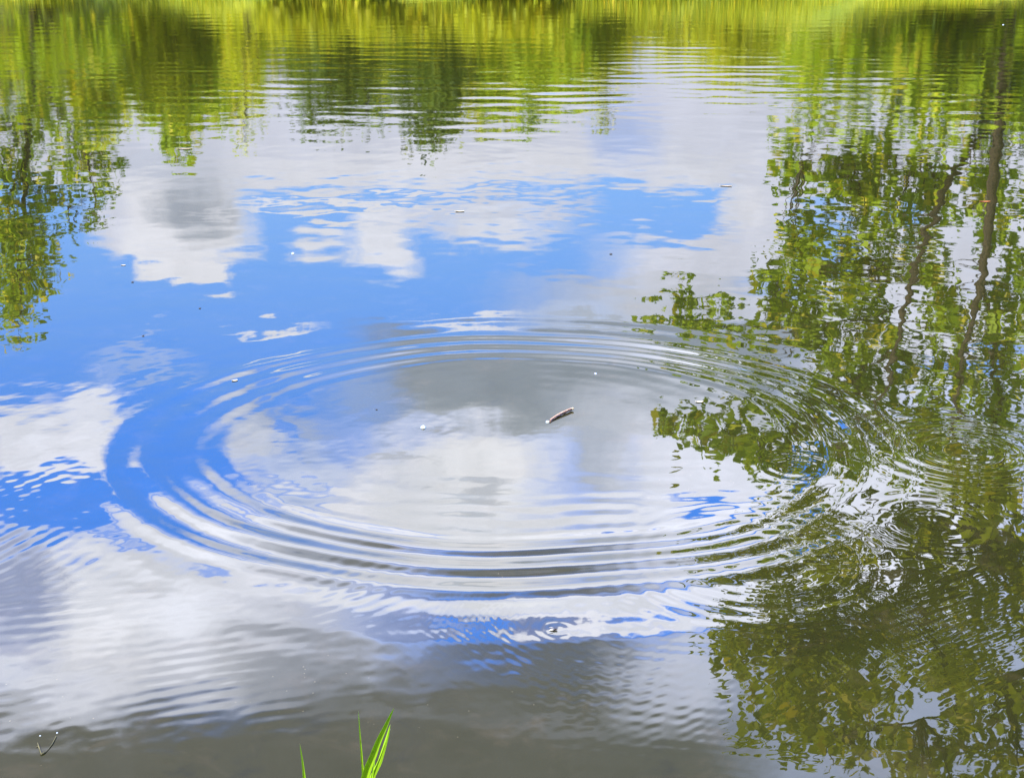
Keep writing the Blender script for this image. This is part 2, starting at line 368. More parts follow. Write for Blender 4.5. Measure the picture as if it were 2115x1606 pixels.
water = mesh_np('water', V, F, M_WATER); tag(water, 'calm pond water with one large spreading ring and mirrored sky and trees', 'pond', kind='structure')
del V, F

# ------------------------------------------------------------------ ground (one sheet, pond basin cut into it)
gx = np.sinh(np.linspace(-5.2, 5.2, 300)) * 4.5; gy = np.sinh(np.linspace(-5.2, 5.2, 300)) * 4.5 + 20
GX, GY = np.meshgrid(gx, np.sort(np.concatenate([gy, np.linspace(50, 60, 40) + .013, np.linspace(.5, 3, 24) + .007])), indexing='xy')
def pond_dist(x, y):                   # > 0 outside the pond
    wv = .8 * np.sin(x * .35) + .4 * np.sin(x * .9 + 1) 
    side = (np.abs(x) - (4.6 + .47 * y)) * .9 + .25 * np.sin(y * .8 + x)
    return np.maximum(np.maximum(side, y - 52 - wv * .5), 1.95 + .05 * np.sin(x * 3) - y)
def ground_z(x, y):
    d = pond_dist(x, y)
    r = np.where(d > 0, .05 + np.minimum(d * .45, .25) + 1.5 * smooth(.5, 6, d) * (y > 8) + 5 * smooth(20, 160, d), -.06 - np.minimum(-d, 3) * .4)
    return r + .12 * np.sin(x * .5) * np.sin(y * .4) * smooth(1, 6, d)
GZ = ground_z(GX, GY); a, c = GX.shape
I = np.arange(a * c).reshape(a, c)
F = np.stack([I[:-1, :-1], I[:-1, 1:], I[1:, 1:], I[1:, :-1]], -1).reshape(-1, 4)
gr = mesh_np('ground', np.stack([GX, GY, GZ], -1).reshape(-1, 3), F, M_GROUND); tag(gr, 'grassy ground around the pond', 'ground', kind='structure')

# ------------------------------------------------------------------ foliage
def leaf_quads(C, size, rs_, flat=0., elong=1.7):
    """a four-point leaf at every centre, free orientation"""
    n = len(C); a = rs_.normal(size=(n, 3)); a /= np.linalg.norm(a, axis=1)[:, None]
    b_ = rs_.normal(size=(n, 3)); b_ -= (a * b_).sum(1)[:, None] * a; b_ /= np.linalg.norm(b_, axis=1)[:, None]
    s = size * rs_.uniform(.6, 1.35, n)[:, None]; nn = np.cross(a, b_)
    p0 = C - a * s * elong * .5; p2 = C + a * s * elong * .5; p1 = C + b_ * s * .5 + nn * s * .12; p3 = C - b_ * s * .5 + nn * s * .12
    V = np.stack([p0, p1, p2, p3], 1).reshape(-1, 3); F = np.arange(n * 4).reshape(n, 4)
    return V, F
def crown_pts(blobs, rs_, per, spread, bias=.5):
    """blobs: (centre, (rx,ry,rz), clumps). returns leaf centres and a clump value per leaf"""
    out, cv, hubs = [], [], []
    for c, r, nc in blobs:
        d = rs_.normal(size=(nc, 3)); d /= np.linalg.norm(d, axis=1)[:, None]
        q = np.array(c) + d * (rs_.uniform(0, 1, nc) ** bias)[:, None] * np.array(r)
        hubs.append(q)
        sc = spread * rs_.uniform(.5, 1.5, nc)
        L = np.repeat(q, per, 0) + rs_.normal(size=(nc * per, 3)) * np.repeat(sc, per)[:, None] * np.array([1, 1, .7])
        out.append(L); cv.append(np.repeat(rs_.uniform(0, 1, nc), per))
    return np.concatenate(out), np.concatenate(cv), np.concatenate(hubs)
def make_tree(name, label, cat, base, blobs, trunk_paths, mat, leaf, per, spread, seed, group=None, twigs=0, bark=None):
    rs_ = np.random.RandomState(seed); bz = float(ground_z(np.array(base[0]), np.array(base[1])))
    root = empty(name, (base[0], base[1], bz)); tag(root, label, cat, group)
    L, cv, hubs = crown_pts(blobs, rs_, per, spread)
    ok = L[:, 2] > .25
    L, cv = L[ok], cv[ok]
    V, F = leaf_quads(L, leaf, rs_)
    mesh_np('crown', V, F, mat, root, smooth=False, attrs={'clump': np.repeat(cv, 4)})
    paths = list(trunk_paths)
    allp = [Vector(p) for path in trunk_paths for p, r in path[1:]]
    if twigs:
        for h in hubs[rs_.choice(len(hubs), min(twigs, len(hubs)), False)]:
            hv = Vector(h); near = min(allp, key=lambda q: (q - hv).length + max(0, q.z - hv.z) * 1.5)
            L_ = (near - hv).length; mid = near.lerp(hv, .5) + Vector(rs_.normal(size=3) * L_ * .08) + Vector((0, 0, L_ * .06))
            r0 = min(.05, .012 + .008 * L_)
            paths.append([(near, r0), (mid, r0 * .7), (hv, r0 * .25)])
    V, F = tubes(paths, 8); mesh_np('trunk', V, F, bark or M_BARK, root)
    return root
def px_blobs(lst, Y, depth, rs_, thin=1.):      # (px, py, half x, half y, clumps)
    o = []
    for (px, py, hx, hy, nc) in lst:
        c = sky_pt(px, py, Y + rs_.uniform(-.4, .4) * depth); e1 = sky_pt(px + hx, py, Y); e2 = sky_pt(px, py + hy, Y)
        c0 = sky_pt(px, py, Y)
        o.append((tuple(c), (abs(e1.x - c0.x), depth * .5, abs(e2.z - c0.z)), max(2, int(nc * thin))))
    return o
def limb(pts, Y, radii, dyy=None):
    o = []
    for i, ((px, py), r) in enumerate(zip(pts, radii)):
        o.append((sky_pt(px, py, Y + (dyy[i] if dyy else 0)), r))
    return o

rsT = np.random.RandomState(3)
# -- tall tree on the right of the far bank
YB = 54.5
bl_ = px_blobs([
  (2090, 100, 60, 110, 60), (2000, 60, 60, 70, 60), (1900, 120, 90, 70, 60), (1780, 130, 110, 60, 50), (1660, 120, 60, 60, 30),
  (1640, 330, 55, 90, 60), (1700, 240, 60, 80, 34), (1780, 260, 50, 90, 34), (1880, 250, 50, 110, 50), (2080, 250, 70, 120, 80), (1960, 220, 60, 120, 60),
  (1720, 370, 80, 45, 70), (1800, 350, 90, 60, 90), (1800, 430, 70, 60, 70), (1930, 400, 80, 90, 110), (2060, 420, 60, 90, 90),
  (1650, 520, 55, 60, 62), (1610, 590, 50, 60, 66), (1700, 580, 80, 60, 90), (1790, 540, 70, 70, 80), (1680, 480, 80, 50, 50), (1870, 480, 60, 80, 60),
  (1650, 660, 70, 40, 78), (1720, 720, 80, 50, 90), (1800, 650, 60, 70, 60), (1920, 560, 60, 60, 60), (1960, 650, 60, 60, 54), (2080, 640, 70, 60, 100), (2090, 540, 60, 70, 50),
  (1860, 740, 90, 60, 90), (1780, 800, 100, 60, 120), (2080, 720, 50, 60, 54), (2060, 810, 90, 70, 130), (1950, 830, 50, 60, 40), (1900, 880, 80, 50, 80), (1960, 760, 60, 50, 50),
  (1700, 860, 110, 70, 130), (1800, 930, 110, 60, 110), (1960, 940, 110, 50, 120), (2080, 920, 50, 70, 50),
  (1430, 655, 60, 22, 44), (1410, 620, 26, 26, 16), (1330, 668, 40, 7, 10), (1500, 690, 80, 16, 26), (1560, 640, 40, 20, 10), (1380, 600, 20, 6, 4), (1480, 630, 30, 14, 8),
  (1420, 880, 60, 28, 50), (1500, 905, 70, 26, 60), (1570, 930, 60, 28, 50), (1640, 950, 70, 50, 70), (1540, 860, 80, 40, 26), (1600, 800, 70, 40, 40),
], YB, 5., rsT, .66)
base = sky_pt(2085, 0, YB)
tp = [limb([(2095, -115), (2085, 0), (2078, 120), (2065, 250), (2048, 400), (2038, 500), (2028, 580), (2000, 680), (1985, 760), (1972, 840), (1985, 930)], YB, [.38, .30, .26, .22, .19, .17, .15, .13, .11, .09, .05], [0, 0, -.5, -1.5, -2.4, -2.8, -2.8, -2.8, -2.8, -2.6, -2.]),
      limb([(2066, 240), (2010, 300), (1962, 370), (1925, 460), (1893, 540), (1870, 640), (1850, 720), (1830, 800), (1790, 860)], YB, [.17, .15, .14, .14, .13, .12, .10, .08, .05], [0, -1.5, -2.4, -2.8, -3, -3, -3, -2.6, -2.]),
      limb([(2028, 580), (2050, 700), (2062, 830), (2066, 960), (2060, 1010)], YB, [.1, .1, .08, .07, .04], [0, .5, .8, 1, 1]),
      limb([(1870, 640), (1780, 660), (1650, 690), (1500, 690), (1400, 660), (1300, 668)], YB, [.07, .06, .05, .035, .02, .008], [-1.4, -1.6, -1.5, -1.2, -1, -1]),
      limb([(1850, 720), (1700, 840), (1560, 925), (1440, 885), (1370, 870)], YB, [.07, .06, .04, .03, .01], [-1.3, -1.3, -1.2, -1, -1]),
      limb([(1893, 540), (1800, 560), (1700, 560), (1620, 590)], YB, [.06, .05, .03, .015], [-1.4, -1.2, -1, -1]),
      limb([(2010, 300), (1900, 320), (1760, 350), (1660, 330)], YB, [.07, .06, .04, .015], [-.5, -.6, -.6, -.5])]
make_tree('broadleaf_tree', 'tall leaning tree with two long bare limbs, mirrored at the right of the pond', 'tree', (base.x, YB), bl_, tp, M_OAK, .28, 5, .25, 41, twigs=300)
# -- overhanging tree on the right bank, close by
YN = 13.0
bl_ = px_blobs([
  (2010, 1010, 90, 40, 26), (1900, 1090, 70, 40, 22), (1700, 1110, 80, 50, 34), (2080, 1120, 60, 80, 34),
  (1640, 1220, 90, 36, 28), (1780, 1250, 90, 36, 30), (1930, 1190, 100, 36, 32), (2080, 1240, 60, 80, 44),
  (1640, 1320, 80, 60, 46), (1760, 1350, 90, 50, 50), (1525, 1310, 30, 50, 16), (1860, 1310, 60, 50, 34), (1990, 1290, 50, 40, 20),
  (1535, 1410, 36, 60, 20), (1650, 1440, 60, 50, 44), (1755, 1450, 50, 50, 36), (1960, 1390, 80, 40, 40), (2080, 1420, 50, 50, 24),
  (1600, 1500, 70, 20, 10), (1730, 1520, 50, 22, 12), (1890, 1560, 50, 50, 34), (1990, 1500, 30, 50, 18), (2085, 1570, 40, 45, 24), (1960, 1630, 90, 30, 24),
  (2230, 1200, 90, 200, 80), (2330, 1450, 120, 220, 100)], YN, 2.2, rsT)
tb = Vector((YN * .47 + 6.6, YN + .4, .5))
top = sky_pt(2250, 1300, YN + .3)
q1 = sky_pt(2160, 1230, YN); q2 = sky_pt(2040, 1180, YN); q3 = sky_pt(1900, 1240, YN); q4 = sky_pt(1730, 1300, YN)
tp = [[(tb, .26), (tb.lerp(top, .35) + Vector((.2, 0, 0)), .22), (tb.lerp(top, .7), .18), (top, .13), (sky_pt(2200, 1560, YN), .06)],
      [(tb.lerp(top, .7), .12), (q1, .09), (q2, .06), (q3, .045), (q4, .03), (sky_pt(1600, 1420, YN), .01)],
      [(q2, .05), (sky_pt(2030, 1100, YN), .04), (sky_pt(2060, 1020, YN), .02), (sky_pt(2066, 960, YN), .008)],
      [(top, .08), (sky_pt(2080, 1420, YN), .05), (sky_pt(1900, 1480, YN), .03), (sky_pt(1740, 1500, YN), .01)]]
make_tree('overhanging_tree', 'near olive tree hanging over the right bank, mirrored dark in the lower right water', 'tree', (tb.x, tb.y), bl_, tp, M_OLIVE, .075, 12, .13, 42, twigs=160)
# -- tree on the left of the far bank
YL = 54.
bl_ = px_blobs([
  (60, 120, 90, 90, 90), (180, 90, 90, 80, 80), (60, 240, 70, 60, 70), (30, 480, 50, 70, 60), (40, 620, 34, 40, 40), (90, 530, 34, 40, 36), (170, 260, 70, 50, 44), (40, 330, 60, 50, 44), (130, 345, 50, 40, 34), (215, 340, 30, 60, 24),
  (205, 420, 22, 50, 22), (222, 370, 16, 40, 8), (60, 420, 40, 50, 34), (130, 400, 40, 24, 24), (40, 490, 60, 40, 66), (90, 490, 40, 20, 20), (170, 475, 18, 8, 5),
  (30, 560, 55, 50, 70), (85, 590, 26, 24, 20), (20, 620, 36, 24, 24), (40, 670, 16, 30, 14), (-60, 400, 90, 200, 200), (-140, 250, 120, 220, 160)], YL, 4., rsT, .62)
base = sky_pt(70, 0, YL)
tp = [limb([(75, -110), (72, 0), (68, 150), (60, 250), (52, 350), (48, 450), (45, 550), (40, 650), (38, 700)], YL, [.26, .22, .19, .16, .12, .09, .06, .03, .01]),
      limb([(68, 150), (120, 230), (180, 330), (205, 450)], YL, [.08, .06, .04, .01], [0, -.6, -.8, -.8]),
      limb([(60, 250), (0, 340), (-60, 420)], YL, [.08, .06, .02], [0, .6, .8]),
      limb([(52, 350), (90, 380), (140, 420)], YL, [.05, .04, .01])]
make_tree('slender_tree', 'slender pointed tree mirrored against blue sky at the left edge of the pond', 'tree', (base.x, YL), bl_, tp, M_OAK, .19, 9, .24, 43, twigs=200)

# -- bushes and trees along the far bank
def bank_tree(px, ytop, hw, Y, mat, name, label, cat, seed, leaf=.16, n=230, ybot=-40, group=None, per=16):
    rs_ = np.random.RandomState(seed); lst = []
    k = max(4, int(hw / 28))
    for i in range(k):
        f = rs_.uniform(-1, 1); h = ytop * 1.32 * (1 - .4 * f * f) * rs_.uniform(.8, 1.)
        lst.append((px + f * hw * .8, (h + ybot) / 2, hw * rs_.uniform(.28, .45), (h - ybot) / 2, n // k))
    lst.append((px, (ytop + ybot) / 2, hw * .5, (ytop - ybot) / 2, n // 4))
    b3 = px_blobs(lst, Y, 3.2, rs_); base = sky_pt(px, -100, Y)
    gz = float(ground_z(np.array(base.x), np.array(Y)))
    tr = []
    for j in range(3):
        t0 = Vector((base.x + rs_.uniform(-.3, .3), Y + rs_.uniform(-.3, .3), gz - .1)); t1 = sky_pt(px + rs_.uniform(-.5, .5) * hw, ytop * .8, Y)
        tr.append([(t0, .11), (t0.lerp(t1, .4) + Vector((rs_.uniform(-.2, .2), 0, 0)), .08), (t1, .02)])
    return make_tree(name, label, cat, (base.x, Y), b3, tr, mat, leaf, per, .26, seed, group, twigs=30)
WOOD = ['olive tree of the back wood, mirrored at the far left edge', 'mid green tree of the back wood, second mirrored from the left edge', 'olive tree of the back wood, third mirrored from the left edge',
 'mid green tree of the back wood, mirrored behind the twiggy sapling', 'yellow green tree of the back wood, mirrored just right of the twiggy sapling', 'yellow green tree of the back wood, mirrored behind the left dark bush',
 'mid green tree of the back wood, mirrored between the two dark bushes', 'yellow green tree of the back wood, mirrored behind the widest dark bush', 'yellow green tree of the back wood, mirrored at the centre of the top edge',
 'yellow green tree of the back wood, mirrored just left of the open sky gap', 'lowest yellow green tree of the back wood, mirrored above the open sky gap', 'yellow green tree of the back wood, mirrored just right of the open sky gap',
 'mid green tree of the back wood, mirrored left of the tall leaning tree', 'olive tree of the back wood, mirrored behind the left crown of the tall leaning tree', 'mid green tree of the back wood, mirrored behind the bush added for the shadow gap',
 'olive tree of the back wood, mirrored behind the tall leaning trunk', 'mid green tree of the back wood, mirrored at the far right edge']
BT = [
 (330, 238, 120, 57, M_OLIVE, 'round_bush', 'olive green bush mirrored between the slender tree and the thin twiggy one'),
 (440, 222, 110, 58.5, M_OAK, 'leafy_tree', 'mid green tree mirrored beside the brightest gap of grass at upper left'),
 (505, 300, 40, 55, M_OLIVE, 'twiggy_sapling', 'thin see-through sapling mirrored against the pale cloud at upper left'),
 (700, 255, 150, 56, M_DARK, 'dark_bush', 'dark green rounded bush mirrored left of the two at top centre'),
 (905, 265, 170, 56.5, M_DARK, 'dark_bush', 'widest dark bush mirrored at top centre beside the yellowish gap'),
 (1060, 240, 100, 57, M_OAK, 'round_bush', 'narrow mid green bush mirrored right of the widest dark bush'),
 (1150, 222, 110, 56, M_OAK, 'round_bush', 'mid green bush mirrored in front of the yellow one right of centre'),
 (1235, 205, 80, 57.5, M_YEL, 'yellow_bush', 'yellow green bush ending the dark row at its right'),
 (1400, 120, 130, 57, M_YEL, 'yellow_bush', 'low yellow green bush mirrored under the gap of open sky'),
 (1530, 165, 90, 58, M_YEL, 'yellow_bush', 'taller yellow bush mirrored beside the tall leaning tree'),
 (1900, 225, 85, 56, M_DARK, 'dark_bush', 'dark bush added for the shadow gap mirrored beneath the tall leaning tree'),  # dark leaves added to stand in for a shadow gap under the tree
 (60, 130, 130, 59, M_OLIVE, 'leafy_tree', 'olive tree mirrored behind the slender pointed tree'),
 (200, 160, 110, 60, M_DARK, 'leafy_tree', 'dark green tree mirrored right behind the slender pointed tree'),
 (640, 80, 120, 54.2, M_YEL, 'low_shrub', 'low bright yellow shrub mirrored in front of the left dark bush'),
 (840, 85, 120, 54.4, M_YEL, 'low_shrub', 'low bright yellow shrub mirrored at the top centre between the dark bushes'),
 (1040, 90, 110, 54.2, M_YEL, 'low_shrub', 'low bright yellow shrub mirrored right of the top centre'),
 (600, 110, 130, 61, M_YEL, 'yellow_bush', 'yellow bush mirrored left of the dark bushes'),
 (1780, 190, 130, 60, M_OAK, 'leafy_tree', 'mid green tree mirrored behind the tall leaning tree'),
 (2070, 290, 120, 58, M_DARK, 'leafy_tree', 'dark green tree mirrored behind the tall leaning trunk at the right edge'),
]
for i, (px, yt, hw, Y, mt, nm, lab) in enumerate(BT):
    bank_tree(px, yt, hw, Y, mt, nm, lab, 'tree' if 'tree' in nm or 'sapl' in nm else 'bush', 60 + i, n=90 if 'sapl' in nm else 260 if hw < 100 else 380, per=9 if 'sapl' in nm else 18, group='bushes and trees along the far bank')

for i in range(17):                    # the wood behind, each tree its own
    px = -120 + i * 150 + rsT.uniform(-30, 30); yt = [150, 215, 235, 225, 150, 110, 130, 150, 120, 95, 75, 105, 150, 170, 190, 210, 220][i] * (1.1, 1.0, 1.25, 1.35, 1.5, 1.6, 1.7, 1.75, 1.8, 1.7, 1.4, 1.3, 1.15, 1.1, 1.1, 1.1, 1.1)[i]
    mt, kd = [(M_OLIVE, 'olive'), (M_OAK, 'mid green'), (M_YEL, 'yellow green')][(0, 1, 0, 1, 2, 2, 1, 2, 2, 2, 2, 2, 1, 0, 1, 0, 1)[i]]
    bank_tree(px, yt, 120, 64 + (i % 3) * 2.2, mt, 'woodland_tree', WOOD[i], 'tree', 90 + i, n=420, group='trees of the wood behind the far bank', per=18, leaf=.24)

# -- grass on the far bank (uncountable)
rg_ = np.random.RandomState(9); n = 52000
bx = rg_.uniform(-30, 30, n); by = 51.9 + rg_.uniform(0, 1, n) ** 1.3 * 6.5
d_ = pond_dist(bx, by); ok = d_ > .02; bx, by = bx[ok], by[ok]; n = len(bx); bz = ground_z(bx, by) - .03
patch = .5 + .5 * np.sin(bx * .55 + 1.) * np.sin(bx * 1.7 + by * .4); hgt_ = (.2 + .75 * patch * rg_.uniform(.3, 1.2, n)) * (.35 + .65 * smooth(-10, -6, bx) * smooth(11, 8, bx))
an = rg_.uniform(0, 3.14, n); w_ = rg_.uniform(.015, .035, n); lean = rg_.normal(0, .16, (n, 2)) * hgt_[:, None]
p0 = np.stack([bx - np.cos(an) * w_, by - np.sin(an) * w_, bz], 1); p1 = np.stack([bx + np.cos(an) * w_, by + np.sin(an) * w_, bz], 1)
p2 = np.stack([bx + lean[:, 0], by + lean[:, 1], bz + hgt_], 1)
gv = np.stack([p0, p1, p2], 1).reshape(-1, 3)
g_ = mesh_np('grass', gv, np.arange(n * 3).reshape(n, 3), M_GRASS, smooth=False, attrs={'clump': np.repeat(patch, 3)})
tag(g_, 'sunlit yellow green grass covering the far bank', 'grass', kind='stuff')

# ------------------------------------------------------------------ things on the water and at the near edge
def simple_mat(name, c, rough=.6, c2=None, trans=0, scale=60.):
    m, N, b = new_mat(name)
    tcn = N.add('ShaderNodeTexCoord'); f = N.noise(tcn.outputs['Object'], scale, 4, .6)
    N.l.new(N.mix(N.rng(f, .35, .65), (*c, 1), (*(c2 or [q * .6 for q in c]), 1)), b.inputs['Base Color'])
    b.inputs['Roughness'].default_value = rough
    return m
M_TWIG = simple_mat('wet_brown_twig', (.15, .085, .055), .55, (.045, .025, .018), scale=160)
M_STRAW = simple_mat('pale_dry_leaf', (.42, .35, .24), .6, (.30, .23, .15))
M_ORANGE = simple_mat('orange_dead_leaf', (.45, .16, .05), .6, (.3, .1, .03))
M_CREAM = simple_mat('cream_petal', (.52, .47, .38), .6, (.38, .34, .27))
M_BUG = simple_mat('dark_insect', (.03, .02, .016), .4)
M_HIGHLIGHT = simple_mat('twig_highlight', (.62, .42, .30), .5, (.40, .22, .14), scale=120)
M_BUB, N, b = new_mat('bubble_film'); b.inputs['Base Color'].default_value = (.9, .93, .95, 1); b.inputs['Roughness'].default_value = .04; b.inputs['Metallic'].default_value = .75
M_WEED = simple_mat('water_weed', (.10, .09, .04), .8, (.05, .048, .02))

def surf(px, py):                      # point on the water, at the height of the surface
    x, y = water_pt(px, py)
    i = int(np.argmin(np.abs(Yr - y))); j = int(np.argmin(np.abs(tc_ - x / (y + K0))))
    return Vector((x, y, float(H[i, j])))

# curled twig
p = surf(1135, 872); root = empty('floating_twig', p)
tag(root, 'curved reddish brown twig floating inside the ring, one end lifted', 'twig')
pts = []
tx, ty = water_pt(1181, 848); dv_ = Vector((tx - p.x, ty - p.y, 0))
for i in range(13):
    t = i / 12; pts.append((p + Vector((dv_.x * (t ** 1.25), dv_.y * t, .000 + .006 * math.sin(t * math.pi * .6) )), .0050 * (1 - .25 * t) * (1 + .12 * math.sin(i * 2.3))))
V, F = tubes(pts and [pts], 12); n = len(pts)
V = V + np.random.RandomState(1).normal(size=V.shape) * .0008
V = np.concatenate([V, [tuple(pts[0][0]), tuple(pts[-1][0])]])
cap = [(0 + (k + 1) % 12, k, len(V) - 2, len(V) - 2) for k in range(12)]
o = mesh_np('bark_sheath', V, F, M_TWIG, root)
bm = bmesh.new(); bm.from_mesh(o.data); bmesh.ops.holes_fill(bm, edges=[e for e in bm.edges if e.is_boundary]); bm.to_mesh(o.data); bm.free()
strip = []  # pale strip paints the highlight along the twig's upper left side
for q, r in pts[1:]:
    strip.append((q + Vector((-.002, -.0012, .0040)), .0024))
V, F = tubes([strip], 8); mesh_np('highlight_strip', V, F, M_HIGHLIGHT, root)
V, F = tubes([[(pts[-1][0] + Vector((-.003, 0, .001)), .0036), (pts[-1][0] + Vector((.004, .001, .003)), .0052), (pts[-1][0] + Vector((.008, .001, .003)), .002)]], 8)
mesh_np('broken_end', V, F, M_STRAW, root)

def dome(r, squash=.9, seg=20, rings=9, wall=True):
    bm = bmesh.new(); bmesh.ops.create_uvsphere(bm, u_segments=seg, v_segments=rings * 2, radius=r)
    for v in list(bm.verts):
        if v.co.z < -r * .25: v.co.z = -r * .25
        else: v.co.z *= squash
        v.co *= 1 + .03 * math.sin(v.co.x * 900) * math.cos(v.co.y * 700)
    return bm
def bubble(px, py, r, label, group='bubbles on the water'):
    p = surf(px, py); bm = dome(r); me = bpy.data.meshes.new('bubble'); bm.to_mesh(me); bm.free()
    for f in me.polygons: f.use_smooth = True
    me.materials.append(M_BUB); o = bpy.data.objects.new('bubble', me); SC.collection.objects.link(o); o.location = p
    tag(o, label, 'bubble', group); return o
bubble(874, 883, .0105, 'largest bubble, floating alone left of the twig inside the ring')
bubble(1131, 872, .0075, 'white bubble touching the lower end of the curved twig')
bubble(83, 1519, .0020, 'small bubble above the left end of the sunken weed')
bubble(118, 1513, .0022, 'small bubble above the right end of the sunken weed')
bubble(2072, 52, .016, 'tiny bright speck of foam near the top right corner')
bubble(605, 524, .009, 'small bright bubble among the mirrored cloud wisps')
bubble(1230, 772, .005, 'tiny bubble just inside the far edge of the ring')

def leaf_obj(px, py, L, wd, rot, mat, name, label, curl=.25, cat='leaf', group='leaves floating on the pond'):
    p = surf(px, py); n, k = 11, 4; V, F = [], []; L *= .85; wd *= .85
    for i in range(n):
        t = i / (n - 1); w = wd * math.sin(math.pi * min(1, t * .94 + .03)) ** .7
        for j in range(k + 1):
            s = j / k * 2 - 1
            V.append(((t - .5) * L, s * w * .5, .0004 + curl * wd * s * s * .5 + curl * L * .12 * (2 * t - 1) ** 2))
    nb_ = len(V); V += [(x, y, z - .0008) for x, y, z in V]
    for i in range(n - 1):
        for j in range(k):
            a_ = i * (k + 1) + j; F.append((a_, a_ + 1, a_ + k + 2, a_ + k + 1)); F.append((nb_ + a_ + k + 1, nb_ + a_ + k + 2, nb_ + a_ + 1, nb_ + a_))
    c, s = math.cos(rot), math.sin(rot)
    V = [(p.x + x * c - y * s, p.y + x * s + y * c, p.z + z) for x, y, z in V]
    root = empty(name, p); tag(root, label, cat, group)
    mesh_np('blade', V, F, mat, root)
    st = [(p + Vector((c * (-.5 * L), s * (-.5 * L), .003)), wd * .05), (p + Vector((c * (-.62 * L), s * (-.62 * L) + .1 * wd, .006)), wd * .04)]
    V, F = tubes([st], 6); mesh_np('stalk', V, F, mat, root)
leaf_obj(1445, 830, .036, .020, .2, M_CREAM, 'floating_leaf', 'cream leaf floating inside the ring, right of the curved twig')
leaf_obj(2035, 417, .085, .03, .05, M_ORANGE, 'floating_leaf', 'orange brown dead leaf floating on the mirrored trunk at the right')
leaf_obj(1500, 385, .10, .03, -.3, M_STRAW, 'floating_leaf', 'pale straw sliver floating just left of the mirrored tall tree')
leaf_obj(950, 437, .07, .035, .1, M_CREAM, 'floating_leaf', 'cream leaf floating on the mirrored cloud band at upper centre')
leaf_obj(382, 308, .15, .035, 0., M_STRAW, 'floating_leaf', 'long pale sliver floating near the mirrored bushes at upper left')
leaf_obj(485, 786, .028, .022, .5, M_CREAM, 'floating_petal', 'round white petal floating on the left far edge of the ring', cat='petal')
leaf_obj(255, 548, .03, .016, 0., M_CREAM, 'floating_petal', 'faint pale petal floating on mirrored blue below the left cloud', cat='petal')

def bug(px, py, s, label, wings=True):
    p = surf(px, py); root = empty('floating_insect', p); tag(root, label, 'insect', 'insects on the water')
    bm = bmesh.new()
    for (ox, oz, r, e) in ((0, .45, .5, 1.5), (.75, .5, .32, 1.1), (-.7, .4, .36, 1.6)):
        r_ = bmesh.ops.create_uvsphere(bm, u_segments=12, v_segments=8, radius=r * s)
        for v in r_['verts']: v.co.x = v.co.x * e + ox * s; v.co.z = v.co.z * .8 + oz * s
    me = bpy.data.meshes.new('body'); bm.to_mesh(me); bm.free(); me.materials.append(M_BUG)
    for f in me.polygons: f.use_smooth = True
    o = bpy.data.objects.new('body', me); SC.collection.objects.link(o); o.parent = root
    lg = []
    for sd in (-1, 1):
        for k in (-.6, 0, .6):
            lg.append([(p + Vector((k * .6 * s, sd * .3 * s, .4 * s)), .07 * s), (p + Vector((k * 1.4 * s, sd * 1.1 * s, .7 * s)), .05 * s), (p + Vector((k * 2.2 * s, sd * 2. * s, .02 * s)), .03 * s)])
    V, F = tubes(lg, 5); mesh_np('legs', V, F, M_BUG, root)
    if wings:
        for sd in (-1, 1):
            a_ = p + Vector((0, sd * .2 * s, .7 * s)); V = [a_, a_ + Vector((-1.6 * s, sd * .5 * s, .25 * s)), a_ + Vector((-2.6 * s, sd * 1.2 * s, .1 * s)), a_ + Vector((-1.2 * s, sd * 1.2 * s, .0))]
            mesh_np('wing', np.array([tuple(q) for q in V] + [tuple(q + Vector((0, 0, .04 * s))) for q in V]), np.array([(0, 1, 2, 3), (7, 6, 5, 4), (0, 4, 5, 1), (1, 5, 6, 2), (2, 6, 7, 3), (3, 7, 4, 0)]), M_CREAM, root, smooth=False)
bug(1146, 1301, .0062, 'brown winged insect struggling just below the near edge of the ring')
bug(778, 846, .0035, 'dark midge left inside the ring, above the largest bubble', False)
bug(1262, 525, .007, 'dark midge on the mirrored blue near the right cloud', False)
bug(296, 694, .005, 'dark midge on the blue near the left edge, below the mirrored slender tree', False)
bug(413, 637, .005, 'dark midge on the open blue left of centre', False)
bug(274, 583, .006, 'dark midge just below the mirrored left cloud', False)

# sunken weed breaking the surface at lower left
p = surf(90, 1534); root = empty('water_weed', p); tag(root, 'forked yellowish weed stem just breaking the surface at lower left', 'weed')
def wp(px, py, z=.0015): 
    x, y = water_pt(px, py); s_ = surf(px, py); return Vector((x, y, s_.z + z))
V, F = tubes([[(wp(86, 1559), .0011), (wp(84, 1552), .0018), (wp(80, 1541), .0015), (wp(78, 1534), .0006)], [(wp(84, 1558), .002), (wp(90, 1556), .0026), (wp(95, 1552), .0008)],
              [(wp(92, 1556), .0008), (wp(102, 1545), .0008), (wp(109, 1535), .0014), (wp(116, 1521), .0010)], [(wp(80, 1541), .001), (wp(74, 1543), .0004)]], 6)
mesh_np('stem', V, F, M_WEED, root)

